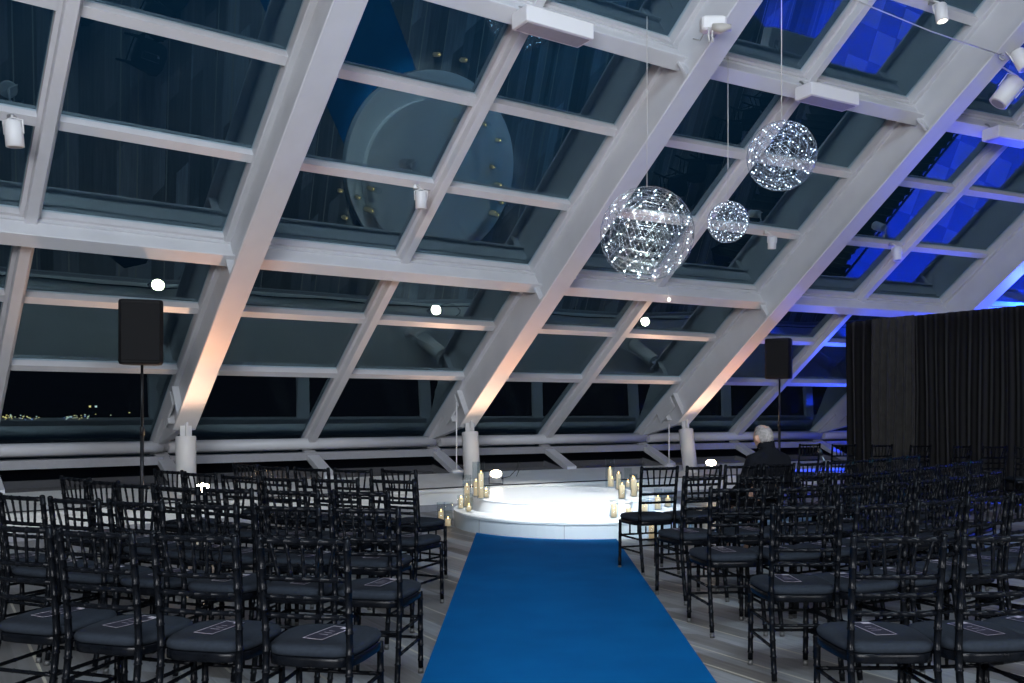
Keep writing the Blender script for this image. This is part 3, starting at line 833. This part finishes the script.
E_ = [(0, 1), (1, 2), (2, 3), (3, 4)]; Rr = [(.15, .10), (.14, .095), (.12, .085), (.060, .056), (.056, .058)]
def chain(start, pts, rs):
    p = start
    for q, r in zip(pts, rs):
        V_.append(q); Rr.append(r); E_.append((p, len(V_) - 1)); p = len(V_) - 1
    return p
for s in (-1, 1):
    chain(2, [(s * .165, -.075, .935), (s * .235, -.04, .72), (s * .17, .17, .63), (s * .10, .27, .60), (s * .085, .33, .585)], [.040, .036, .032, .025, (.034, .018)])
    h = len(V_) - 1
    for k in range(4):
        x = s * (.062 + .018 * k)
        chain(h, [(x, .355, .582), (x, .385 - .004 * abs(k - 1.5), .575), (x, .40, .560)], [.0095, .0085, .0075])
    chain(h - 1 if False else h, [(s * .052, .335, .592), (s * .040, .36, .588)], [.010, .008])
    chain(0, [(s * .10, .02, .565), (s * .12, .36, .545), (s * .12, .38, .28), (s * .12, .37, .08), (s * .13, .47, .05)], [.085, .06, .048, .036, .032])
body = skin_mesh('body', V_, E_, Rr, M['skin'], per)
# head: shaped ellipsoid joined to the body mesh
import bmesh
def head_mesh(scale, m, name, parent, hair=False):
    bm = bmesh.new(); bmesh.ops.create_icosphere(bm, subdivisions=4, radius=1.0)
    for v in bm.verts:
        x, y, z = v.co
        nx, ny, nz = x * .076, y * .098, z * .118
        if z < 0: nx *= 1 - .22 * (-z) ; ny = ny * (1 - .12 * -z) + .012 * (-z)
        if y > .75 and not hair:
            nose = math.exp(-((x / .16) ** 2 + ((z + .10) / .22) ** 2)); ny += .022 * nose
            ny -= .008 * (math.exp(-(((abs(x) - .36) / .16) ** 2 + ((z - .08) / .12) ** 2)))
            ny -= .004 * math.exp(-((x / .3) ** 2 + ((z + .48) / .05) ** 2))
        if abs(x) > .93 and not hair and abs(z + .02) < .28 and abs(y) < .25:
            nx *= 1.16
        v.co = Vector((nx, ny, nz)) * scale
    if hair:
        kill = []
        for v in bm.verts:
            x, y, z = v.co.x / .076 / scale, v.co.y / .098 / scale, v.co.z / .118 / scale
            face = y > .35 and z < .70
            low = z < -.50
            bald = (Vector((x, y + .42, z - .86)).length < .40)
            ear = abs(x) > .8 and z < .05 and y > -.15
            if face or low or bald or ear: kill.append(v)
            else:
                wob = 1 + .025 * math.sin(19 * x + 7 * z) + .02 * math.sin(23 * z + 5 * y) + .03 * max(0, -y)
                v.co *= wob
        bmesh.ops.delete(bm, geom=kill, context='VERTS')
        r = bmesh.ops.solidify(bm, geom=bm.faces[:], thickness=.010)
    for f in bm.faces: f.smooth = True
    me = bpy.data.meshes.new(name); bm.to_mesh(me); bm.free(); me.materials.append(m)
    o = bpy.data.objects.new(name, me); col.objects.link(o); return o
hd = head_mesh(1.0, M['skin'], 'head', per); hr = head_mesh(1.05, M['hair'], 'hair', per, True)
rotm = Matrix.Translation(HD) @ Matrix.Rotation(.12, 4, 'Z') @ Matrix.Rotation(-.22, 4, 'X')
hd.data.transform(rotm); hr.data.transform(rotm)
bm = bmesh.new(); bm.from_mesh(body.data); bm.from_mesh(hd.data); bm.to_mesh(body.data); bm.free()
bpy.data.objects.remove(hd); hr.parent = per
# ears
me_ = MB()
for s in (-1, 1):
    c_ = rotm @ Vector((s * .080, .004, -.008))
    me_.tube([c_ + Vector((0, 0, -.030)), c_ + Vector((s * .012, -.006, -.005)), c_ + Vector((s * .014, -.010, .018)), c_ + Vector((0, 0, .030))], [.006, .013, .014, .006], 8)
me_.build('ears', M['skin'], per)
# jacket
V_ = [(0, -.055, .56), (0, -.075, .76), (0, -.095, .93), (0, -.072, 1.035), (0, -.06, 1.07)]; E_ = [(0, 1), (1, 2), (2, 3), (3, 4)]
Rr = [(.175, .125), (.17, .12), (.165, .112), (.088, .082), (.076, .076)]
for s in (-1, 1):
    chain(2, [(s * .168, -.085, .940), (s * .232, -.045, .71), (s * .185, .16, .63), (s * .11, .255, .603)], [.080, .068, .056, .046])
jk = skin_mesh('jacket', V_, E_, Rr, M['suit'], per)
cm = MB(); cc = Vector((0, -.066, 1.055)); rings = []
for (z, r) in ((0, .082), (.03, .078), (.055, .072), (.055, .066), (.02, .066)):
    rings.append([(cc.x + r * 1.0 * math.cos(2 * PI * j / 20), cc.y + .010 + r * .95 * math.sin(2 * PI * j / 20), cc.z + z + .012 * -math.sin(2 * PI * j / 20)) for j in range(20)])
cm.loft(rings, cap=False); cm.build('collar', M['suit'], per)
V_ = [(0, -.03, .575)]; E_ = []; Rr = [(.15, .09)]
for s in (-1, 1):
    chain(0, [(s * .10, .04, .575), (s * .125, .37, .555), (s * .125, .39, .28), (s * .125, .38, .11)], [.095, .073, .06, .052])
skin_mesh('trousers', V_, E_, Rr, M['suit'], per)
for s in (-1, 1):
    m = MB(); m.loft([[(s * .13 + w_ * math.cos(a), .42 + .14 * math.sin(a) * k, z) for a in [2 * PI * j / 16 for j in range(16)]] for (w_, k, z) in ((.044, 1.0, .002), (.048, 1.02, .02), (.044, .95, .05), (.034, .6, .085))]); m.build('shoe', M['shoe'], per)
tag(per, 'silver-haired balding person in a dark jacket seated with back turned', 'person')

# ================================================================ DISTANT LIGHTS
m = MB(); mats = []
rng = random.Random(3)
for i in range(62):
    px = rng.choice((rng.uniform(14, 42), rng.uniform(58, 132), rng.uniform(2, 12), rng.uniform(60, 90))); py = 417.5 + rng.gauss(0, 1.2) - (2.0 if px > 80 else 0)
    D = rng.uniform(560, 640); p = at_depth(px, py, D); s = rng.uniform(.18, .40)
    m.box(p.x - s, p.x + s, p.y - .3, p.y + .3, p.z - s * .8, p.z + s * .8)
for px in (90, 96):
    p = at_depth(px, 406.5, 600); m.box(p.x - .6, p.x + .6, p.y - .3, p.y + .3, p.z - .6, p.z + .6)
M['city'] = mat('city_light', (1, .8, .4), .5, emit=(1.0, .80, .36), estr=1.1)
nt = M['city'].node_tree; b_ = nt.nodes['Principled BSDF']; ge = nt.nodes.new('ShaderNodeNewGeometry'); wn = nt.nodes.new('ShaderNodeValToRGB')
wn.color_ramp.interpolation = 'CONSTANT'
wn.color_ramp.elements[0].color = (1, .75, .25, 1); wn.color_ramp.elements[1].position = .45; wn.color_ramp.elements[1].color = (.7, .85, .8, 1)
e_ = wn.color_ramp.elements.new(.75); e_.color = (.9, .9, .5, 1); e_ = wn.color_ramp.elements.new(.92); e_.color = (.1, .3, 1, 1)
nt.links.new(ge.outputs['Random Per Island'], wn.inputs[0]); nt.links.new(wn.outputs[0], b_.inputs['Emission Color'])
tag(m.build('city_lights', M['city']), 'far row of tiny city lights on the night horizon', 'city lights', kind='stuff')

# ================================================================ LIGHTS
def area(name, loc, target, size, energy, color, sy=None):
    l = bpy.data.lights.new(name, 'AREA'); l.energy = energy; l.color = color; l.size = size
    if sy: l.shape = 'RECTANGLE'; l.size_y = sy
    o = bpy.data.objects.new(name, l); col.objects.link(o); o.location = loc
    o.rotation_euler = (Vector(target) - Vector(loc)).to_track_quat('-Z', 'Y').to_euler(); return o
# unseen fill lights added behind the camera, thrown up at the roof
area('fill_wash', (-1.5, -3.0, 3.0), (1.5, 9, 4.2), 4.0, 690, (.92, .95, 1.0), 2.0)
area('fill_wash_side', (5.5, -3.0, 3.2), (6, 9, 4.5), 3.0, 390, (.92, .95, 1.0), 2.0)
area('fill_from_above', (1.5, 0.5, 7.6), (.8, 6.5, 0), 3.0, 420, (.66, .84, 1.0), 2.0)  # overhead fill added for the seating, no fixture modelled
for (lx, ly) in ((1.2, 5.2), (-.6, 5.8)):
    add_spot('stage_spot', (lx, ly, 6.3), (SC.x, SC.y, .3), 6000, (.98, .98, .96), 22, .5, .08)
add_spot('blue_party_spot', (10.4, 15.2, 4.8), (10.2, 15.0, 0), 24000, (.008, .045, 1.0), 112, .5, .03)
add_spot('blue_floor_uplight', (9.6, 15.6, 2.7), (6.6, 12.6, 6.2), 2200, (.03, .06, 1.0), 120, .8, .03)
add_spot('blue_spot', (8.2, 6.2, 5.6), (3.2, 11.2, 0), 1500, (.0, .45, 1.0), 34, .9, .2)

# world: night sky, faint dusk blue overhead
wd = bpy.data.worlds.new('night'); bpy.context.scene.world = wd; wd.use_nodes = True
nt = wd.node_tree; bg = nt.nodes['Background']
tc = nt.nodes.new('ShaderNodeTexCoord'); sx = nt.nodes.new('ShaderNodeSeparateXYZ'); rp = nt.nodes.new('ShaderNodeValToRGB')
rp.color_ramp.elements[0].color = (.0022, .0028, .0045, 1); rp.color_ramp.elements[0].position = .05
rp.color_ramp.elements[1].color = (.003, .019, .040, 1); rp.color_ramp.elements[1].position = .45
nt.links.new(tc.outputs['Generated'], sx.inputs[0]); nt.links.new(sx.outputs[2], rp.inputs[0]); nt.links.new(rp.outputs[0], bg.inputs[0])
bg.inputs[1].default_value = 1.0

# ================================================================ CAMERA
cam = bpy.data.cameras.new('camera'); co = bpy.data.objects.new('camera', cam); col.objects.link(co)
co.location = EYE; co.rotation_euler = (PI / 2, 0, 0)
cam.sensor_width = 36; cam.lens = 36 * F / 1024; cam.shift_y = (CY - 341.5) / 1024; cam.clip_end = 2000; cam.clip_start = .05
sc = bpy.context.scene; sc.camera = co
sc.view_settings.view_transform = 'Standard'; sc.view_settings.look = 'None'; sc.view_settings.gamma = 1.0; sc.view_settings.exposure = 0.0
sc.view_settings.use_curve_mapping = False
sc.cycles.max_bounces = 10; sc.cycles.transparent_max_bounces = 24; sc.cycles.sample_clamp_indirect = 4
sc.cycles.caustics_reflective = False
